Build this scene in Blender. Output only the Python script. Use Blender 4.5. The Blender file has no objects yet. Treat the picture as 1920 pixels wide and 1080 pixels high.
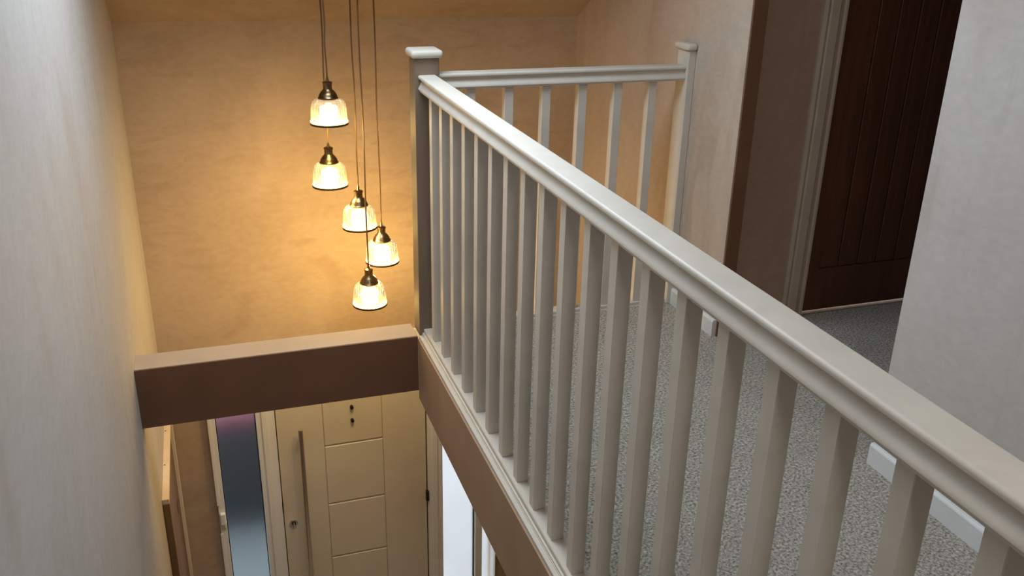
import bpy, bmesh, math, random
from mathutils import Vector, Matrix
random.seed(7)
S = 1.15                      # fitted units -> metres
scene = bpy.context.scene
COL = scene.collection

# ---------------------------------------------------------------- camera
CAM = (-.713, -2.9874, 1.4182); YAW, PITCH, ROLL, FPX = -.3339, -.3892, .0224, 1714.5
cy, sy, cp, sp = math.cos(YAW), math.sin(YAW), math.cos(PITCH), math.sin(PITCH)
F = Vector((-sy*cp, cy*cp, sp)); R0 = Vector((cy, sy, 0)); U0 = R0.cross(F)
cr, sr = math.cos(ROLL), math.sin(ROLL)
R = cr*R0 + sr*U0; U = -sr*R0 + cr*U0
cd = bpy.data.cameras.new('camera'); cam = bpy.data.objects.new('camera', cd); COL.objects.link(cam)
cd.sensor_width = 36; cd.lens = FPX*36/1920; cd.clip_start = .02
m = Matrix((R, U, -F)).transposed().to_4x4(); m.translation = Vector(CAM)*S
cam.matrix_world = m
scene.camera = cam

# ---------------------------------------------------------------- world, light, exposure
scene.view_settings.view_transform = 'Standard'; scene.view_settings.look = 'None'
scene.view_settings.gamma = 1; scene.view_settings.use_curve_mapping = False
scene.view_settings.exposure = 0.0
w = bpy.data.worlds.new('sky'); scene.world = w; w.use_nodes = True
bg = w.node_tree.nodes['Background']
bg.inputs[0].default_value = (.92, .96, 1, 1); bg.inputs[1].default_value = 2.0     # even overcast sky

SLOPE = .6; YF = 1.0686; ZC = .983
def zroof(y): return ZC + SLOPE*(YF - y)
SKY_Y0, SKY_Y1, SKY_X0, SKY_X1 = -.90, -.12, -.80, .20
def area(name, loc, direction, sx, sz, power, colour):
    l = bpy.data.lights.new(name, 'AREA'); l.shape = 'RECTANGLE'; l.size = sx*S; l.size_y = sz*S
    l.energy = power; l.color = colour
    o = bpy.data.objects.new(name, l); COL.objects.link(o); o.location = Vector(loc)*S
    o.rotation_euler = Vector(direction).to_track_quat('-Z', 'Y').to_euler()
    return o
ym = (SKY_Y0+SKY_Y1)/2
area('skylight_daylight', ((SKY_X0+SKY_X1)/2, ym-.01, zroof(ym)-.015), (0, -SLOPE, -1), SKY_X1-SKY_X0-.05, .86, 42, (.76, .89, 1.0))
area('landing_fill_light', (-.35, -3.5, 2.45), (.1, .7, -1), .5, .5, 18, (1, .97, .93))  # added fill from behind the camera, with no fixture
area('room_lamp_behind_door', (1.75, .3, 1.2), (0, -.2, -1), .5, .5, 60, (.95, .97, 1))

# ---------------------------------------------------------------- materials
def mat(name, col, rough=.6, metal=0, spec=.5):
    mt = bpy.data.materials.new(name); mt.use_nodes = True
    b = mt.node_tree.nodes['Principled BSDF']
    b.inputs['Base Color'].default_value = (*col, 1); b.inputs['Roughness'].default_value = rough
    b.inputs['Metallic'].default_value = metal; b.inputs['Specular IOR Level'].default_value = spec
    return mt, mt.node_tree, b
def mottled(name, c1, c2, scale, stretch=(1, 1, 1), rough=.7, bump=.1, bscale=40, metal=0, detail=6, lo=.3, hi=.7, bdist=.002, spec=.4):
    mt, nt, b = mat(name, c1, rough, metal, spec)
    N = nt.nodes.new; L = nt.links.new
    tc = N('ShaderNodeTexCoord'); mp = N('ShaderNodeMapping'); mp.inputs['Scale'].default_value = stretch
    L(tc.outputs['Object'], mp.inputs[0])
    no = N('ShaderNodeTexNoise'); no.inputs['Scale'].default_value = scale; no.inputs['Detail'].default_value = detail
    no.inputs['Distortion'].default_value = .6
    L(mp.outputs[0], no.inputs['Vector'])
    rp = N('ShaderNodeValToRGB'); rp.color_ramp.elements[0].position = lo; rp.color_ramp.elements[1].position = hi
    rp.color_ramp.elements[0].color = (*c1, 1); rp.color_ramp.elements[1].color = (*c2, 1)
    L(no.outputs[0], rp.inputs[0]); L(rp.outputs[0], b.inputs['Base Color'])
    n2 = N('ShaderNodeTexNoise'); n2.inputs['Scale'].default_value = bscale; n2.inputs['Detail'].default_value = 4
    L(mp.outputs[0], n2.inputs['Vector'])
    bp = N('ShaderNodeBump'); bp.inputs['Strength'].default_value = bump; bp.inputs['Distance'].default_value = bdist
    L(n2.outputs[0], bp.inputs['Height']); L(bp.outputs[0], b.inputs['Normal'])
    return mt

def plaster(name, a, b_, c, st=(1, .7, 2.2), streak=.5):
    mt, nt, b = mat(name, a, .62, 0, .25)
    N = nt.nodes.new; L = nt.links.new
    tc = N('ShaderNodeTexCoord')
    def noise(scale, stretch, detail, dist):
        mp = N('ShaderNodeMapping'); mp.inputs['Scale'].default_value = stretch
        mp.inputs['Rotation'].default_value = (.25, .2, .1)
        L(tc.outputs['Object'], mp.inputs[0])
        n = N('ShaderNodeTexNoise'); n.inputs['Scale'].default_value = scale
        n.inputs['Detail'].default_value = detail; n.inputs['Distortion'].default_value = dist
        L(mp.outputs[0], n.inputs['Vector']); return n
    n1 = noise(1.6, (1, 1, 1), 5, .8); n2 = noise(2.4, st, 6, .7); n4 = noise(3.0, tuple(v*v*1.3 for v in st), 9, 1.6); n5 = noise(1.1, (1, 1, 1), 2, .2); n3 = noise(26, (1, 1, 1.6), 5, .4)
    r1 = N('ShaderNodeValToRGB'); r1.color_ramp.elements[0].position = .36; r1.color_ramp.elements[1].position = .66
    r1.color_ramp.elements[0].color = (*a, 1); r1.color_ramp.elements[1].color = (*b_, 1)
    L(n1.outputs[0], r1.inputs[0])
    r2 = N('ShaderNodeValToRGB'); r2.color_ramp.elements[0].position = .56; r2.color_ramp.elements[1].position = .74
    r2.color_ramp.elements[0].color = (0, 0, 0, 1); r2.color_ramp.elements[1].color = (.75, .75, .75, 1)
    L(n2.outputs[0], r2.inputs[0])
    mx = N('ShaderNodeMixRGB'); mx.inputs[2].default_value = (*c, 1)
    L(r2.outputs[0], mx.inputs[0]); L(r1.outputs[0], mx.inputs[1])
    # trowel smears, only where the slow noise lets them through
    r4 = N('ShaderNodeValToRGB'); r4.color_ramp.elements[0].position = .54; r4.color_ramp.elements[1].position = .66
    r4.color_ramp.elements[0].color = (0, 0, 0, 1); r4.color_ramp.elements[1].color = (1, 1, 1, 1); L(n4.outputs[0], r4.inputs[0])
    r5 = N('ShaderNodeValToRGB'); r5.color_ramp.elements[0].position = .46; r5.color_ramp.elements[1].position = .62
    r5.color_ramp.elements[0].color = (0, 0, 0, 1); r5.color_ramp.elements[1].color = (streak, streak, streak, 1); L(n5.outputs[0], r5.inputs[0])
    mm = N('ShaderNodeMath'); mm.operation = 'MULTIPLY'; L(r4.outputs[0], mm.inputs[0]); L(r5.outputs[0], mm.inputs[1])
    ms = N('ShaderNodeMixRGB'); ms.inputs[2].default_value = (*[v*.8 for v in c], 1)
    L(mm.outputs[0], ms.inputs[0]); L(mx.outputs[0], ms.inputs[1]); mx = ms
    m2 = N('ShaderNodeMixRGB'); m2.blend_type = 'MULTIPLY'; m2.inputs[0].default_value = .22
    L(mx.outputs[0], m2.inputs[1]); L(n3.outputs[0], m2.inputs[2])
    L(m2.outputs[0], b.inputs['Base Color'])
    bp = N('ShaderNodeBump'); bp.inputs['Strength'].default_value = .08; bp.inputs['Distance'].default_value = .003
    L(n2.outputs[0], bp.inputs['Height']); L(bp.outputs[0], b.inputs['Normal'])
    return mt
PLASTER = plaster('dried pale plaster', (.58, .555, .53), (.54, .505, .475), (.50, .43, .38), (1.5, 1.5, .45), .4)
PLASTER_F = plaster('mottled brown plaster', (.57, .44, .315), (.50, .375, .26), (.45, .32, .215), (.8, 1, 1.7), .28)  # browner and yellower than the side wall plaster
PLASTER_M = plaster('mid tone pinkish plaster', (.57, .475, .39), (.52, .42, .34), (.46, .35, .27), (1.2, 1.2, .6), .35)  # tone between the pale and the brown plaster
PLASTER_R = plaster('plaster darkened for recess shade', (.46, .32, .24), (.42, .285, .21), (.38, .25, .18), (1.5, 1.5, .45), .2)  # same plaster as the landing, recess shade put into the colour
PLASTER_D = plaster('plaster darkened to cut bounce', (.34, .225, .165), (.30, .195, .14), (.26, .165, .11))  # made dark to cut light bounced from the unseen back wall
STAIRDARK = mottled('dark stair surface to cut bounce', (.09, .085, .08), (.06, .058, .055), 60, rough=.95, bump=.4)  # unseen steps made dark to reduce light bounced onto the beam
MDF_SHADE = mottled('mdf darkened for shade', (.19, .095, .055), (.155, .077, .044), 4, rough=.8, bump=.05, bscale=200, spec=.15)  # shade of the beam front and wall end put into the colour
PAINT = mottled('putty grey gloss paint', (.60, .555, .49), (.54, .495, .43), 9, rough=.48, bump=.12, bscale=120, bdist=.001)
SKIRT = mottled('white primer skirting paint', (.66, .68, .69), (.60, .62, .63), 6, rough=.5, bump=.05)
MDF = mottled('raw brown mdf', (.42, .29, .19), (.36, .24, .155), 4, rough=.75, bump=.05, bscale=200, spec=.2)
NEWELWOOD = mottled('newel timber darkened for shade', (.22, .16, .115), (.17, .12, .085), 5, (3, 3, .5), rough=.55, bump=.06)  # painted post, its shade put into the colour; reused on door trim
PINE = mottled('pale pine', (.80, .68, .50), (.72, .58, .40), 5, (2, 2, .4), rough=.6, bump=.05)
PINE_D = mottled('brown pine and shaded pine', (.26, .16, .08), (.18, .105, .05), 4, (3, 3, .35), rough=.6, bump=.08)
KNOT, _, _ = mat('pine knot', (.12, .06, .03), .6)
DOORWHITE = mottled('cream composite door skin', (.74, .67, .53), (.70, .63, .49), 3, rough=.42, bump=.05, bscale=300, bdist=.0006)
UPVC, _, _ = mat('white window plastic', (.88, .87, .84), .3)
SEAL, _, _ = mat('black rubber seal', (.02, .02, .02), .6)
STEEL, _, _ = mat('brushed steel', (.70, .68, .63), .30, 1)
DARKMETAL, _, _ = mat('dark bronze metal', (.05, .04, .03), .4, .8)
BRASS = mottled('antique brass', (.34, .24, .12), (.16, .11, .06), 30, rough=.28, bump=.02, metal=1)
RIMM, _, _ = mat('dark bronze rim lacquer', (.045, .03, .015), .6)
CORD, _, _ = mat('braided brown flex', (.16, .09, .04), .7)
STAIN = mottled('dark stained oak', (.12, .04, .018), (.07, .025, .012), 6, (6, 6, .4), rough=.55, bump=.15, bscale=30)
STEPM = mottled('unpainted softwood stairs', (.52, .38, .24), (.42, .30, .18), 5, rough=.7, bump=.05)
HALLTILE = mottled('pale hall screed', (.42, .36, .30), (.34, .29, .24), 4, rough=.7, bump=.1)
PAVE = mottled('pale driveway paving', (.62, .64, .66), (.50, .52, .55), 3, rough=.85, bump=.1)
BINM, _, _ = mat('charcoal bin plastic', (.022, .026, .03), .5)
BINLID, _, _ = mat('maroon bin lid plastic', (.13, .01, .035), .45)
BRICKM, _, _ = mat('pale rendered garden wall', (.75, .76, .77), .8)

def carpet():
    mt, nt, b = mat('grey twist carpet', (.4, .4, .38), .95, 0, .1)
    N = nt.nodes.new; L = nt.links.new
    tc = N('ShaderNodeTexCoord')
    n1 = N('ShaderNodeTexNoise'); n1.inputs['Scale'].default_value = 115; n1.inputs['Detail'].default_value = 6; n1.inputs['Roughness'].default_value = .75
    n2 = N('ShaderNodeTexNoise'); n2.inputs['Scale'].default_value = 9; n2.inputs['Detail'].default_value = 4
    for n in (n1, n2): L(tc.outputs['Object'], n.inputs['Vector'])
    r = N('ShaderNodeValToRGB'); r.color_ramp.elements[0].position = .38; r.color_ramp.elements[1].position = .63
    r.color_ramp.elements[0].color = (.13, .125, .11, 1); r.color_ramp.elements[1].color = (.66, .61, .53, 1)
    L(n1.outputs[0], r.inputs[0])
    r2 = N('ShaderNodeValToRGB'); r2.color_ramp.elements[0].color = (.72, .72, .72, 1); r2.color_ramp.elements[1].color = (1.1, 1.1, 1.1, 1)
    L(n2.outputs[0], r2.inputs[0])
    mx = N('ShaderNodeMixRGB'); mx.blend_type = 'MULTIPLY'; mx.inputs[0].default_value = .8
    L(r.outputs[0], mx.inputs[1]); L(r2.outputs[0], mx.inputs[2]); L(mx.outputs[0], b.inputs['Base Color'])
    bp = N('ShaderNodeBump'); bp.inputs['Strength'].default_value = .8; bp.inputs['Distance'].default_value = .004
    L(n1.outputs[0], bp.inputs['Height']); L(bp.outputs[0], b.inputs['Normal'])
    return mt
CARPET = carpet()

def glass_shade():
    mt = bpy.data.materials.new('prismatic clear glass'); mt.use_nodes = True
    nt = mt.node_tree; nt.nodes.clear(); N = nt.nodes.new; L = nt.links.new
    out = N('ShaderNodeOutputMaterial'); tr = N('ShaderNodeBsdfTransparent'); tl = N('ShaderNodeBsdfTranslucent')
    df = N('ShaderNodeBsdfDiffuse'); gl = N('ShaderNodeBsdfGlossy'); gl.inputs['Roughness'].default_value = .08
    tr.inputs[0].default_value = (1, .97, .9, 1); tl.inputs[0].default_value = (1, .93, .78, 1); df.inputs[0].default_value = (1, .93, .78, 1)
    a = N('ShaderNodeMixShader'); a.inputs[0].default_value = .5; L(tl.outputs[0], a.inputs[1]); L(df.outputs[0], a.inputs[2])
    b = N('ShaderNodeMixShader'); b.inputs[0].default_value = .46; L(tr.outputs[0], b.inputs[1]); L(a.outputs[0], b.inputs[2])
    c = N('ShaderNodeMixShader'); fr = N('ShaderNodeFresnel'); fr.inputs[0].default_value = 1.5
    L(fr.outputs[0], c.inputs[0]); L(b.outputs[0], c.inputs[1]); L(gl.outputs[0], c.inputs[2]); L(c.outputs[0], out.inputs[0])
    return mt
SHADE = glass_shade()
def emit(name, col, strength):
    mt = bpy.data.materials.new(name); mt.use_nodes = True
    nt = mt.node_tree; nt.nodes.clear()
    o = nt.nodes.new('ShaderNodeOutputMaterial'); e = nt.nodes.new('ShaderNodeEmission')
    e.inputs[0].default_value = (*col, 1); e.inputs[1].default_value = strength
    nt.links.new(e.outputs[0], o.inputs[0]); return mt
GLOW = emit('lit frosted glass tube', (1, .80, .48), 3.2)
def frosted():
    mt, nt, b = mat('frosted window glass', (.96, .98, 1), .32)
    b.inputs['Transmission Weight'].default_value = 1; b.inputs['IOR'].default_value = 1.2
    N = nt.nodes.new; L = nt.links.new
    tc = N('ShaderNodeTexCoord'); n = N('ShaderNodeTexNoise'); n.inputs['Scale'].default_value = 90
    L(tc.outputs['Object'], n.inputs['Vector'])
    bp = N('ShaderNodeBump'); bp.inputs['Strength'].default_value = .15; bp.inputs['Distance'].default_value = .002
    L(n.outputs[0], bp.inputs['Height']); L(bp.outputs[0], b.inputs['Normal'])
    return mt
FROST = frosted()

# ---------------------------------------------------------------- helpers
def box(bm, x0, x1, y0, y1, z0, z1, bev=0, seg=1):
    vs = [bm.verts.new((x*S, y*S, z*S)) for x in (x0, x1) for y in (y0, y1) for z in (z0, z1)]
    q = [(0,1,3,2), (4,6,7,5), (0,4,5,1), (2,3,7,6), (0,2,6,4), (1,5,7,3)]
    fs = [bm.faces.new([vs[i] for i in f]) for f in q]
    if bev:
        es = list({e for f in fs for e in f.edges})
        bmesh.ops.bevel(bm, geom=es, offset=bev*S, segments=seg, affect='EDGES', profile=.5)
def prism(bm, profile, axis, a, b):
    """extrude a closed 2-D profile along an axis; profile = (across, z) for x/y axes"""
    def P(t, p):
        if axis == 'y': return (p[0]*S, t*S, p[1]*S)
        if axis == 'x': return (t*S, p[0]*S, p[1]*S)
        return (p[0]*S, p[1]*S, t*S)
    A = [bm.verts.new(P(a, p)) for p in profile]; B = [bm.verts.new(P(b, p)) for p in profile]
    n = len(A)
    for i in range(n): bm.faces.new((A[i], A[(i+1) % n], B[(i+1) % n], B[i]))
    bm.faces.new(A[::-1]); bm.faces.new(B)
def lathe(bm, prof, c, n=32, closed=False):
    rings = []
    for r, z in prof:
        rings.append([bm.verts.new(((c[0]+r*math.cos(2*math.pi*k/n))*S, (c[1]+r*math.sin(2*math.pi*k/n))*S, (c[2]+z)*S)) for k in range(n)])
    for a, b in zip(rings, rings[1:]):
        for k in range(n): bm.faces.new((a[k], a[(k+1) % n], b[(k+1) % n], b[k]))
    if closed: bm.faces.new(rings[0][::-1]); bm.faces.new(rings[-1])
def tube(bm, pts, r, n=10):
    pts = [Vector(p) for p in pts]; rings = []
    for i, p in enumerate(pts):
        t = (pts[min(i+1, len(pts)-1)]-pts[max(i-1, 0)]).normalized()
        u = t.orthogonal().normalized() if i == 0 else (rings_u - t*rings_u.dot(t)).normalized()
        rings_u = u; v = t.cross(u)
        rings.append([bm.verts.new((p + (u*math.cos(2*math.pi*k/n)+v*math.sin(2*math.pi*k/n))*r)*S) for k in range(n)])
    for a, b in zip(rings, rings[1:]):
        for k in range(n): bm.faces.new((a[k], a[(k+1) % n], b[(k+1) % n], b[k]))
    bm.faces.new(rings[0][::-1]); bm.faces.new(rings[-1])
def obj(name, bm, material, parent=None, smooth=False, kind=None, org=None):
    bmesh.ops.recalc_face_normals(bm, faces=bm.faces)
    pl = Vector(org)*S if org else Vector((0, 0, 0))
    par = parent
    base = Vector((0, 0, 0))
    if par is not None: base = Vector(par['_o'])
    me = bpy.data.meshes.new(name)
    if pl.length or base.length:
        off = pl if par is None else base
        bmesh.ops.translate(bm, verts=bm.verts, vec=-off)
    bm.to_mesh(me); bm.free(); me.materials.append(material)
    if smooth:
        me.shade_smooth()
        try: me.set_sharp_from_angle(angle=math.radians(38))
        except Exception: pass
    o = bpy.data.objects.new(name, me); COL.objects.link(o)
    if par is None: o.location = pl; o['_o'] = tuple(pl)
    else: o.parent = par; o['_o'] = tuple(base)
    if kind: o['kind'] = kind
    return o
def thing(name, loc, label, cat, group=None):
    o = bpy.data.objects.new(name, None); COL.objects.link(o); o.location = Vector(loc)*S
    o['_o'] = tuple(Vector(loc)*S); o['label'] = label; o['category'] = cat
    if group: o['group'] = group
    o.empty_display_size = .05
    return o
def tag(o, label, cat, group=None):
    o['label'] = label; o['category'] = cat
    if group: o['group'] = group
    return o
def B(): return bmesh.new()
def part(name, material, parent, *boxes, smooth=False, kind=None, bev=0, seg=1):
    bm = B()
    for b in boxes: box(bm, *b, bev=bev, seg=seg)
    return obj(name, bm, material, parent, smooth=smooth, kind=kind)
def struct(name, material, label, *boxes, bev=0, cat=None):
    o = part(name, material, None, *boxes, kind='structure', bev=bev)
    o['label'] = label; o['category'] = cat or name.split('_')[0]
    return o

# ---------------------------------------------------------------- the shell
W = 1.01; XR = .986; GF = -2.3; YB = -4.0; TOP = 3.0
YC, YD, YN, WT = -.363, -.283, -1.2265, .055
struct('wall_left', PLASTER, 'tall bare plaster wall down the left side of the stairwell', (-W-.12, -W, YB, YF+.14, GF, TOP))
FW = (-.834, .627)   # opening of the front door screen
struct('wall_front', PLASTER_F, 'bare plaster end wall behind the hanging pendant lights',
       (-W, FW[0], YF, YF+.14, GF, 1.4), (FW[1], 3.0, YF, YF+.14, GF, 1.4), (FW[0], FW[1], YF, YF+.14, -.5, 1.4))
struct('wall_right', PLASTER_M, 'pinkish plaster wall behind the half newel post, ending at the recess corner',
       (XR, XR+WT, YC, YF, GF, TOP))
struct('wall_landing', PLASTER, 'pale grey plaster wall on the near right with white skirting',
       (XR, XR+WT, YN, YC, GF, -.24), (XR, XR+WT, YN, YC, 1.78, TOP),  # unseen header over the opening, put in to darken the recess
       (XR, XR+.1, YB, YN, GF, TOP))
struct('wall_back', PLASTER_D, 'plaster wall behind the landing', (-W, XR, YB-.12, YB, GF, TOP))
DX0, DX1 = 1.409, 2.05
struct('wall_recess', PLASTER_R, 'recess plaster wall, its shade darkened into the colour, beside the dark plank door',
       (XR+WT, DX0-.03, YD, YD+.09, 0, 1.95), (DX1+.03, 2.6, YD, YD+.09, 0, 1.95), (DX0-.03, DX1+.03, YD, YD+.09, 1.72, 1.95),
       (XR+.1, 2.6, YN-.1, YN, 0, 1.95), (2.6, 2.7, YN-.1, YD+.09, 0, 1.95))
struct('ceiling_recess', PLASTER_D, 'low plaster ceiling over the doorway recess', (XR+WT, 2.7, YN-.1, YF, 1.951, 2.05), cat='ceiling')
o = part('shade_strip', MDF_SHADE, None, (XR+.003, XR+WT, YC-.006, YC-.0003, .0, 1.78), kind='structure')  # dark strip added over the wall end in place of shade
o['label'] = 'added dark strip on the wall end, standing in for shade at the recess'; o['category'] = 'shade strip'
# room behind the plank door
struct('wall_room', PLASTER, 'pale wall of the lit room behind the plank door', (2.6, 2.7, YD+.09, YF, 0, 1.95))

bm = B()       # sloped ceiling with the skylight opening, then the flat part behind
YS = -1.7; TH = .12
def slope_piece(x0, x1, y0, y1):
    v = [bm.verts.new((x*S, y*S, (zroof(y)+t)*S)) for x in (x0, x1) for y in (y0, y1) for t in (0, TH)]
    for f in [(0,1,3,2), (4,6,7,5), (0,4,5,1), (2,3,7,6), (0,2,6,4), (1,5,7,3)]: bm.faces.new([v[i] for i in f])
XA, XB = -W-.12, XR+.1
slope_piece(XA, XB, SKY_Y1, YF+.14); slope_piece(XA, XB, YS, SKY_Y0)
slope_piece(XA, SKY_X0, SKY_Y0, SKY_Y1); slope_piece(SKY_X1, XB, SKY_Y0, SKY_Y1)
box(bm, XA, XB, YB-.12, YS, zroof(YS), zroof(YS)+TH)
o = obj('ceiling', bm, PLASTER_F, kind='structure'); o['label'] = 'sloping bare plaster ceiling over the stairwell'; o['category'] = 'ceiling'
# roof window in the slope
wn = thing('window_3', ((SKY_X0+SKY_X1)/2, ym, zroof(ym)), 'roof window in the sloping ceiling', 'window'); wn['kind'] = 'structure'
bm = B()
def slope_bar(bm, x0, x1, y0, y1, t0, t1):
    v = [bm.verts.new((x*S, y*S, (zroof(y)+t)*S)) for x in (x0, x1) for y in (y0, y1) for t in (t0, t1)]
    for f in [(0,1,3,2), (4,6,7,5), (0,4,5,1), (2,3,7,6), (0,2,6,4), (1,5,7,3)]: bm.faces.new([v[i] for i in f])
f = .05
slope_bar(bm, SKY_X0, SKY_X1, SKY_Y0, SKY_Y0+f, .03, .13); slope_bar(bm, SKY_X0, SKY_X1, SKY_Y1-f, SKY_Y1, .03, .13)
slope_bar(bm, SKY_X0, SKY_X0+f, SKY_Y0+f, SKY_Y1-f, .03, .13); slope_bar(bm, SKY_X1-f, SKY_X1, SKY_Y0+f, SKY_Y1-f, .03, .13)
obj('window_frame', bm, UPVC, wn)
bm = B(); slope_bar(bm, SKY_X0+f, SKY_X1-f, SKY_Y0+f, SKY_Y1-f, .07, .09); obj('pane', bm, FROST, wn)

# ---------------------------------------------------------------- floors, stairs
YST = -2.58    # top step
struct('floor', CARPET, 'speckled grey carpet on the landing behind the balustrade',
       (-.02, XR, YST, .03, -.03, 0), (-W, XR, YB, YST, -.03, 0), (XR, 2.6, YN, YD, -.03, 0), (XR+WT, 2.6, YD, YF, -.03, 0))
struct('floor_deck', STEPM, 'timber deck under the landing carpet',
       (-.02, XR, YST, .03, -.235, -.031), (-W, XR, YB, YST, -.235, -.031), (XR+WT, 2.6, YN-.1, YF, -.235, -.031), cat='floor')
struct('floor_hall', HALLTILE, 'hall floor at the foot of the stairs', (-W, XR, YB, YF, GF-.1, GF), cat='floor')
st = thing('staircase', (-.52, YST, GF), 'straight timber staircase descending under the beam to the front door', 'staircase')
NS = 13; rise = -GF/NS; run = .185
for i in range(1, NS):
    y = YST+(i-1)*run; z = -i*rise
    part('tread', STAIRDARK, st, (-.98, -.08, y, y+run+.012, z-.022, z))
    part('riser', STAIRDARK, st, (-.98, -.08, y+run-.012, y+run, z-rise, z-.022))
bm = B(); ye = YST+(NS-1)*run
for x0, x1 in ((-W+.001, -.981), (-.079, -.05)):
    prism(bm, [(YST, -.3), (YST, -.03), (YST+.08, -.03), (ye, GF+.2), (ye, GF), (ye-.2, GF)], 'x', x0, x1)
obj('stringer', bm, STEPM, st)

# ---------------------------------------------------------------- beam and strings
ZT, ZBB = -.0109, -.2317
BEAMTOP = mottled('tan beam board', (.50, .385, .28), (.45, .34, .245), 4, rough=.75, bump=.05, bscale=200, spec=.2)  # lighter and tanner than the raw mdf
o = part('trim_1', BEAMTOP, None, (-W, -.0483, -.035, .0777, ZBB+.0005, ZT), kind='structure', bev=.001)
part('shaded_front', MDF_SHADE, o, (-W, -.0483, -.0415, -.0352, ZBB, ZT-.0012), bev=.0004)  # front layer added to carry the beam's painted shade
o['label'] = 'brown board-clad beam crossing the stairwell to the left wall'; o['category'] = 'beam'
o = part('trim_2', MDF, None, (-.0483, -.021, YST+.02, -.0420, -.2662, -.0200), kind='structure', bev=.001)
o['label'] = 'raw brown string board along the landing edge below the long balustrade'; o['category'] = 'string board'
o = part('trim_3', MDF, None, (.045, XR, .031, .0483, -.2662, -.0200), kind='structure', bev=.001)
o['label'] = 'string board under the short balustrade'; o['category'] = 'string board'

# ---------------------------------------------------------------- newels
def bullnose(bm, x0, x1, y0, y1, z0, z1): box(bm, x0, x1, y0, y1, z0, z1, bev=(z1-z0)*.42, seg=4)
def newel(x0, x1, y0, y1, zb, label, capbox, mt=PAINT):
    t = thing('newel_post', ((x0+x1)/2, (y0+y1)/2, zb), label, 'newel post')
    part('post', mt, t, (x0, x1, y0, y1, zb, .9765), bev=.002)
    bm = B(); bullnose(bm, *capbox, .9768, 1.003)
    # neck under the cap
    obj('cap', bm, PAINT, t, smooth=True)
    return t
n = .041
newel(-n, n, -n, n, ZT+.0003, 'square putty newel post with flat cap where beam and both handrails meet', (-n-.012, n+.012, -n-.012, n+.012), NEWELWOOD)
newel(XR-.030, XR, -n, n, .0003, 'half newel post with rounded cap fixed flat to the right wall', (XR-.043, XR, -n-.011, n+.011))
newel(-n, n, YST-.06, YST+.02, .0003, 'end newel post at the head of the stairs', (-n-.012, n+.012, YST-.072, YST+.032))

# ---------------------------------------------------------------- balustrades
ZR, ZU, ZB, P, Y0 = .9239, .8714, .0157, .1279, -.1585
def railprof(zt, zu):
    h = zt-zu; pts = []
    hw = .0305
    for k in range(6):          # rounded shoulder
        a = math.pi/2*k/5; pts.append((hw-.0065+.0065*math.sin(a), zt-.0065+.0065*math.cos(a)))
    pts.append((hw-.0005, zt-.0105)); pts.append((hw-.0035, zt-.0130))
    c0, c1 = zt-.0135, zu+.0095
    for k in range(10):         # cove, deepest just under the lip and flaring to the foot
        t = k/9; dp = .0048+.0065*math.sin(math.pi*min(1, t*1.6)/2)*(1-t)**.9 if t < 1 else 0
        dp = (.0048*(1-t)**1.2 + .0075*math.sin(math.pi*t**.75)*(1-t)**.35)
        pts.append((hw-dp, c0+(c1-c0)*t))
    pts += [(hw, zu+.0065), (hw-.0035, zu+.006), (hw-.0035, zu)]
    return pts + [(-a, b) for a, b in reversed(pts)]
RP = railprof(ZR, ZU)
def baseprof():
    return [(.024, ZB), (.0255, ZB-.002), (.0255, ZB-.012), (.0285, ZB-.016), (.0285, ZB-.022), (.040, ZB-.024), (.040, -.0195),
            (-.040, -.0195), (-.040, ZB-.024), (-.0285, ZB-.022), (-.0285, ZB-.016), (-.0255, ZB-.012), (-.0255, ZB-.002), (-.024, ZB)]
BPf = [(.024, ZB), (.0258, ZB-.0025), (.0258, ZB-.014), (.031, ZB-.0145), (.031, ZB-.020), (.0325, ZB-.0205), (.0325, ZB-.024), (.044, ZB-.0245), (.044, -.0195)]
BPf = [(a, b) for a, b in BPf]
BPf = BPf + [(-a, b) for a, b in reversed(BPf)]
# carpet side of the base rails stands on the deck, so the long one is built on top of the carpet edge
bl = thing('balustrade', (0, -1.3, -.0195), 'long putty painted balustrade running from the corner newel towards the viewer', 'balustrade')
bm = B(); prism(bm, RP, 'y', YST+.0205, -n-.0005); obj('handrail', bm, PAINT, bl, smooth=True)
bm = B(); prism(bm, BPf, 'y', YST+.0205, -n-.0005); obj('base_rail', bm, PAINT, bl)
me = None
for i in range(19):
    yy = Y0-P*i
    if me is None:
        b0 = part('baluster', PAINT, bl, (-.016, .016, 0, .032, ZB, ZU), bev=.0012)
        b0.location = (0, yy*S, 0)
        me = b0
    else:
        c = me.copy(); COL.objects.link(c); c.parent = bl; c.location = (0, yy*S, 0)
bs = thing('balustrade', (.5, 0, -.0195), 'short putty painted balustrade between the corner newel and the right wall', 'balustrade')
bm = B(); prism(bm, RP, 'x', n+.0005, XR-.0305); obj('handrail', bm, PAINT, bs, smooth=True)
bm = B(); prism(bm, BPf, 'x', n+.0005, XR-.0305); obj('base_rail', bm, PAINT, bs)
me = None
for i in range(6):
    xx = .1406+.1359*i
    if me is None:
        me = part('baluster', PAINT, bs, (0, .032, -.016, .016, ZB, ZU), bev=.0012); me.location = (xx*S, 0, 0)
    else:
        c = me.copy(); COL.objects.link(c); c.parent = bs; c.location = (xx*S, 0, 0)

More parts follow.
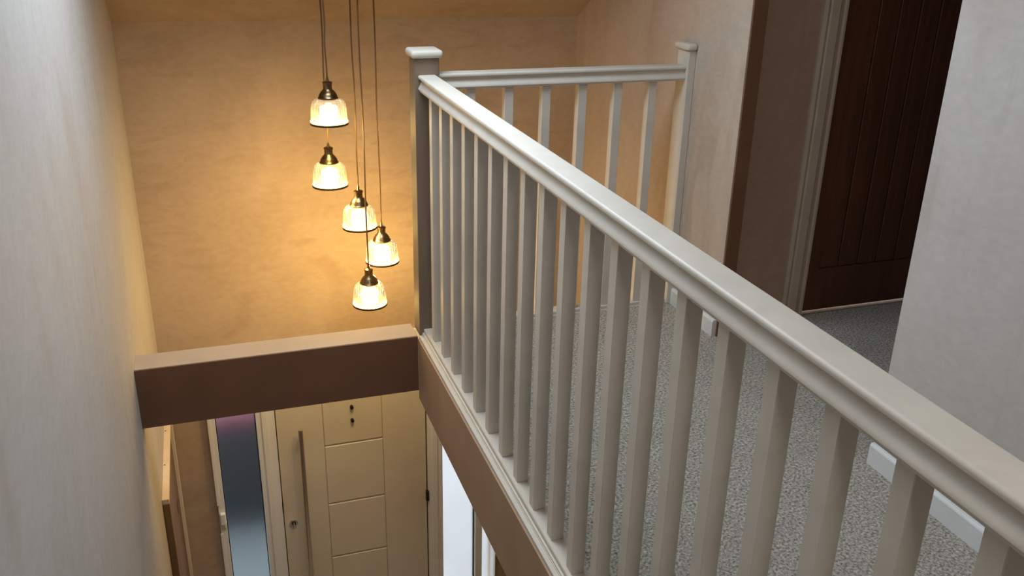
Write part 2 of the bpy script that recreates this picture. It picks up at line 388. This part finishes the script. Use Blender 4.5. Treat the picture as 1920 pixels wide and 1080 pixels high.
# ---------------------------------------------------------------- skirting
def skirtprof(h=.065, t=.015):
    return [(0, 0), (-t, 0), (-t, h-.008), (-t+.002, h-.004), (-t+.0055, h), (0, h)]
def skirt(name, axis, at, a, b, sgn, label):
    bm = B()
    pr = [(at+sgn*x, z) for x, z in skirtprof()]
    prism(bm, pr, axis, a, b)
    o = obj(name, bm, SKIRT, kind='structure'); o['label'] = label; o['category'] = 'skirting board'
skirt('baseboard_right', 'y', XR, YB, YN, 1, 'white skirting along the near right wall behind the balusters')
skirt('baseboard_far', 'y', XR, YC, -n-.001, 1, 'short length of white skirting ending at the recess corner')
skirt('baseboard_recess', 'x', YD, XR+WT, 1.312, 1, 'skirting along the dark recess wall')

# ---------------------------------------------------------------- landing plank door
dr = thing('door_2', ((DX0+DX1)/2, YD, 0), 'dark stained plank door in the shadowed recess on the right', 'door'); dr['kind'] = 'structure'
AP = [(0, 0), (0, -.010), (.012, -.016), (.022, -.013), (.026, -.019), (.055, -.022), (.062, -.016), (.075, -.014), (.082, -.018), (.090, -.018), (.090, 0)]
ARCH = mottled('primed architrave', (.44, .36, .29), (.38, .30, .24), 5, rough=.5)
bm = B(); prism(bm, [(1.312+x, YD+y) for x, y in AP], 'z', 0, 1.80); obj('architrave', bm, ARCH, dr)
bm = B(); prism(bm, [(DX1+.097-x, YD+y) for x, y in AP], 'z', 0, 1.80); obj('architrave', bm, NEWELWOOD, dr)
part('architrave', NEWELWOOD, dr, (1.403, DX1+.006, YD-.018, YD, 1.715, 1.80))
part('door_lining', NEWELWOOD, dr, (DX0-.029, DX0-.004, YD+.0005, YD+.09, 0, 1.719), (DX1+.004, DX1+.029, YD+.0005, YD+.09, 0, 1.719))
dz = .013
part('threshold', STEEL, dr, (DX0-.003, DX1+.003, YD-.004, YD+.050, .0003, .0035), bev=.001)
part('door_leaf', STAIN, dr, (DX0, DX1, YD+.014, YD+.040, dz, 1.712))
part('stile', STAIN, dr, (DX0, 1.467, YD+.002, YD+.014, dz, 1.712), bev=.001)
part('stile', STAIN, dr, (DX1-.058, DX1, YD+.002, YD+.014, dz, 1.712), bev=.001)
part('bottom_rail', STAIN, dr, (1.4675, DX1-.0585, YD+.002, YD+.014, dz, .183), bev=.001)
part('top_rail', STAIN, dr, (1.4675, DX1-.0585, YD+.002, YD+.014, 1.62, 1.712), bev=.001)
for i in range(6):
    x0 = 1.4685+i*.0873
    if i == 0: pk = part('plank', STAIN, dr, (x0, x0+.0845, YD+.006, YD+.0139, .184, 1.619), bev=.003)
    else:
        c = pk.copy(); COL.objects.link(c); c.parent = dr; c.location = (i*.0873*S, 0, 0)

# ---------------------------------------------------------------- front door screen
fd = thing('door_1', (-.144, YF, GF), 'cream front door with steel bar handle seen below the beam', 'door'); fd['kind'] = 'structure'
DL, DRt, DZ0, DZ1 = -.518, .230, GF+.02, -.56
YP = YF-.0005
fr = part('door_frame', UPVC, fd, (-.610, -.585, YP-.020, YP+.07, GF, -.5), (-.585, -.560, YP-.028, YP+.07, GF, -.5), (-.560, -.523, YP-.020, YP+.07, GF, -.5),
     (.236, .262, YP-.020, YP+.07, GF, -.5), (.262, .288, YP-.028, YP+.07, GF, -.5), (.288, .314, YP-.020, YP+.07, GF, -.5),
     (-.523, .236, YP-.02, YP+.07, -.553, -.5))
part('door_seal', SEAL, fd, (-.523, -.518, YP-.005, YP+.02, GF, -.553), (.2302, .2358, YP-.005, YP+.02, GF, -.553))
dl = part('door_leaf', DOORWHITE, fd, (DL, DRt, YP-.004, YP+.045, DZ0, DZ1))
YQ = YP-.012
part('stile', DOORWHITE, fd, (DL, -.2935, YQ, YP-.0042, DZ0, DZ1), bev=.0015)
part('stile', DOORWHITE, fd, (.0065, DRt, YQ, YP-.0042, DZ0, DZ1), bev=.0015)
zz = [DZ1, -.745, -1.093, -1.442, -1.780, -2.118, DZ0]
for a, b in zip(zz, zz[1:]):
    part('panel', DOORWHITE, fd, (-.291, .004, YQ, YP-.0042, b+.0045, a-.0045), bev=.003)
# bar handle
hb = B(); tube(hb, [(-.409, YQ-.052, -.945), (-.409, YQ-.052, -2.08)], .0125, 20)
for e in (): pass
h = obj('bar_handle', hb, STEEL, fd, smooth=True)
for z in (-1.02, -2.0):
    hb = B(); tube(hb, [(-.409, YQ-.0002, z), (-.409, YQ-.042, z)], .008, 14); obj('handle_mount', hb, STEEL, h, smooth=True)
hb = B(); tube(hb, [(-.474, YQ-.0002, -1.516), (-.474, YQ-.007, -1.516)], .0205, 24)
lk = obj('lock_escutcheon', hb, STEEL, fd, smooth=True)
hb = B(); tube(hb, [(-.474, YQ-.0072, -1.516), (-.474, YQ-.012, -1.516)], .010, 16); obj('lock_cylinder', hb, DARKMETAL, lk, smooth=True)
part('key', STEEL, lk, (-.476, -.472, YQ-.035, YQ-.0125, -1.525, -1.508), bev=.0008)
for z in (-.884, -.960):
    hb = B(); tube(hb, [(-.1475, YQ-.0002, z), (-.1475, YQ-.018, z)], .0085, 14); obj('stud', hb, DARKMETAL, fd, smooth=True)
for z in (-1.488, -2.1, -.80):
    part('hinge', DARKMETAL, fd, (.224, .240, YQ-.018, YQ-.0005, z-.032, z+.032), bev=.003)
part('latch_plate', DARKMETAL, fd, (-.524, -.5185, YQ-.010, YQ+.004, -1.44, -1.375))

def side_window(name, x0, x1, gx0, gx1, label, z0=GF+.02, z1=-.5):
    t = thing(name, ((x0+x1)/2, YF, z0), label, 'window'); t['kind'] = 'structure'
    part('window_frame', UPVC, t, (x0, gx0, YP-.018, YP+.07, z0, z1), (gx0, gx1, YP-.018, YP+.07, z1-.05, z1), (gx0, gx1, YP-.018, YP+.07, z0, z0+.06),
         *(((gx1, gx1+.040, YP-.018, YP+.07, z0, z1), (gx1+.118, x1, YP-.018, YP+.07, z0, z1), (gx1+.040, gx1+.118, YP-.018, YP+.07, z1-.05, z1), (gx1+.040, gx1+.118, YP-.018, YP+.07, z0, z0+.06)) if x1-gx1 > .05 else ()), bev=.002)
    if x1-gx1 > .05: part('pane', FROST, t, (gx1+.0405, gx1+.1175, YP+.012, YP+.024, z0+.06, z1-.05))
    part('window_seal', SEAL, t, (gx0, gx0+.004, YP+.004, YP+.03, z0+.06, z1-.05), (gx1-.004, gx1, YP+.004, YP+.03, z0+.06, z1-.05))
    part('pane', FROST, t, (gx0+.004, gx1-.004, YP+.012, YP+.024, z0+.06, z1-.05))
    return t
wl = side_window('window_1', -.832, -.611, -.799, -.613, 'tall frosted sidelight window to the left of the front door, dark at the top')
part('window_bead', UPVC, wl, (-.834, -.822, YP-.026, YP-.0185, -1.33, -.5), (-.834, -.822, YP-.026, YP-.0185, GF+.02, -1.50))
part('window_catch', UPVC, wl, (-.826, -.802, YP-.040, YP-.0185, -1.44, -1.375), (-.812, -.800, YP-.034, YP-.0185, -1.462, -1.43), bev=.003)
wr = side_window('window_2', .3145, .625, .318, .503, 'bright frosted sidelight window to the right of the front door')

# ---------------------------------------------------------------- outside
GROUND_SHADE = mottled('ground darkened for shade', (.20, .245, .27), (.15, .19, .21), 8, rough=.85, bump=.2)  # ground left of the door, shade put into its colour
tag(part('shaded_ground', GROUND_SHADE, None, (-5, -.1401, YF+.14, 9, GF-.16, GF-.06), kind='structure'), 'ground darkened for shade outside the left sidelight', 'ground')
tag(part('driveway', PAVE, None, (-.14, 6, YF+.14, 9, GF-.16, GF-.06), kind='structure'), 'pale paving outside the right sidelight', 'ground')
tag(part('garden_wall', BRICKM, None, (.9, 6, 4.5, 4.7, GF-.0599, GF+1.5), kind='structure'), 'pale rendered wall across the drive', 'wall')
bn = thing('wheelie_bin', (-.7, 2.6, GF-.06), 'dark bin blurred behind the frosted left sidelight', 'bin')
bm = B(); z0 = GF-.055
v = []
for (x0, x1, y0, y1, z) in ((-1.02, -.38, 2.28, 2.9, z0), (-1.09, -.31, 2.20, 3.0, z0+.80)):
    v.append([bm.verts.new((x*S, y*S, z*S)) for x, y in ((x0, y0), (x1, y0), (x1, y1), (x0, y1))])
for k in range(4): bm.faces.new((v[0][k], v[0][(k+1) % 4], v[1][(k+1) % 4], v[1][k]))
bm.faces.new(v[0][::-1]); bm.faces.new(v[1])
obj('bin_body', bm, BINM, bn)
part('bin_lid', BINLID, bn, (-1.11, -.29, 2.18, 3.02, z0+.801, z0+.86), bev=.02, seg=3)

# ---------------------------------------------------------------- boxed pine panel on the left wall
px = -W+.0005; yb0, yb1 = .246, 1.035; zt, zb = -.718, GF+.001; dpt = .026
bx = thing('boxed_panel', (px, (yb0+yb1)/2, zb), 'pine framed board boxed onto the left wall beside the front door', 'panel')
part('top_rail', PINE, bx, (px, px+dpt, yb0, yb1, zt-.022, zt), bev=.001)
part('side_rail', PINE_D, bx, (px, px+dpt, yb0, yb0+.020, zb, zt-.0222), bev=.001)  # near side in the darker pine, standing in for its shade
part('side_rail', PINE, bx, (px, px+dpt, yb1-.075, yb1-.04, zb, zt-.0222), (px, px+dpt*.8, yb1-.0398, yb1, zb, zt-.0222), bev=.001)
pn = part('back_board', PINE_D, bx, (px, px+.012, yb0+.0203, yb1-.0753, zb, zt-.0222))
bm = B()
tube(bm, [(px+.0122, .80, -1.13), (px+.0140, .80, -1.13)], .030, 16); obj('knot', bm, KNOT, pn)
for y in (.50, .78):
    bm = B(); tube(bm, [(px+.008, y, zt+.0002), (px+.008, y, zt+.0012)], .003, 8); obj('nail', bm, DARKMETAL, bx)

# ---------------------------------------------------------------- pendants
pend = [(-.256, .47, .676, 'highest of the five glass pendant lights, with a dark cap', 611),
        (-.247, .615, .394, 'second highest glass pendant light, hanging directly under the top one', 602),
        (-.138, .60, .213, 'middle height glass pendant light crossed by a neighbour\'s flex', 659),
        (-.042, .64, .038, 'rightmost glass pendant light, second from the bottom', 704),
        (-.128, .49, -.087, 'lowest glass pendant light of the cluster', 674)]
RC = (-.16, .56); zr_ = zroof(RC[1])
rose = thing('ceiling_rose', (*RC, zr_), 'round brass ceiling plate that the five pendant flexes hang from', 'ceiling rose')
bm = B(); lathe(bm, [(.17, .12), (.17, -.02-.09), (.15, -.03-.09)], (*RC, zr_), 48, True)
obj('plate', bm, BRASS, rose, smooth=True)
zros = zr_-.12
RS = .068; HS = .088
for x, y, z, label, u0 in pend:
    t = thing('pendant_light', (x, y, z), label, 'pendant light', 'glass pendant lights over the stairwell')
    c = (x, y, z)
    # outer prismatic shade
    prof = [(RS*1.03, 0), (RS*1.03, .004), (RS*.985, .010), (RS*.975, .03), (RS*.965, .050), (RS*.94, .063), (RS*.88, .074), (RS*.78, .082), (RS*.66, .087), (RS*.50, .090)]
    inner = [(r-.0035, zz_-.001 if k else zz_) for k, (r, zz_) in enumerate(prof)][::-1]
    bm = B(); N_ = 72
    rings = []
    for r, zz_ in prof:
        rings.append([bm.verts.new(((x+(r+(.0006 if k % 2 else -.0006))*math.cos(2*math.pi*k/N_))*S, (y+(r+(.0006 if k % 2 else -.0006))*math.sin(2*math.pi*k/N_))*S, (z+zz_)*S)) for k in range(N_)])
    for a, b in zip(rings, rings[1:]):
        for k in range(N_): bm.faces.new((a[k], a[(k+1) % N_], b[(k+1) % N_], b[k]))
    obj('shade', bm, SHADE, t)
    bm = B(); lathe(bm, [(RS*.985, -.0080), (RS*1.05, -.0080), (RS*1.05, -.0004), (RS*.985, -.0004), (RS*.985, -.0080)], c, 48)
    obj('shade_rim', bm, RIMM, t, smooth=True)
    # lit frosted inner tube
    bm = B(); lathe(bm, [(.030, .004), (.0345, .004), (.0345, .056), (.030, .060), (.012, .062), (.012, .070)], c, 32)
    obj('inner_tube', bm, GLOW, t, smooth=True)
    # brass cap
    bm = B(); lathe(bm, [(.036, .084), (.038, .086), (.038, .092), (.035, .095), (.033, .103), (.026, .114), (.0185, .121), (.0165, .126), (.0165, .143), (.0185, .144), (.0185, .149), (.014, .151), (.006, .153), (.004, .168), (.0025, .172)], c, 32)
    obj('cap', bm, BRASS, t, smooth=True)
    # flex, with a slight lie of its own
    pts = []; ph = random.random()*6; zt_ = zros
    for k in range(26):
        q = k/25; zz_ = z+.171+(zt_-z-.171)*q
        wob = .0022*math.sin(q*9+ph)*math.sin(math.pi*q)
        pts.append((x+wob, y, zz_))
    bm = B(); tube(bm, pts, .0030, 8); obj('flex', bm, CORD, t, smooth=True)
    l = bpy.data.lights.new('pendant_bulb', 'POINT'); l.energy = 8.8; l.color = (1, .645, .20); l.shadow_soft_size = .03
    lo = bpy.data.objects.new('pendant_bulb', l); COL.objects.link(lo); lo.parent = t; lo.location = (0, 0, -.012*S)

for o in bpy.data.objects:
    if '_o' in o: del o['_o']
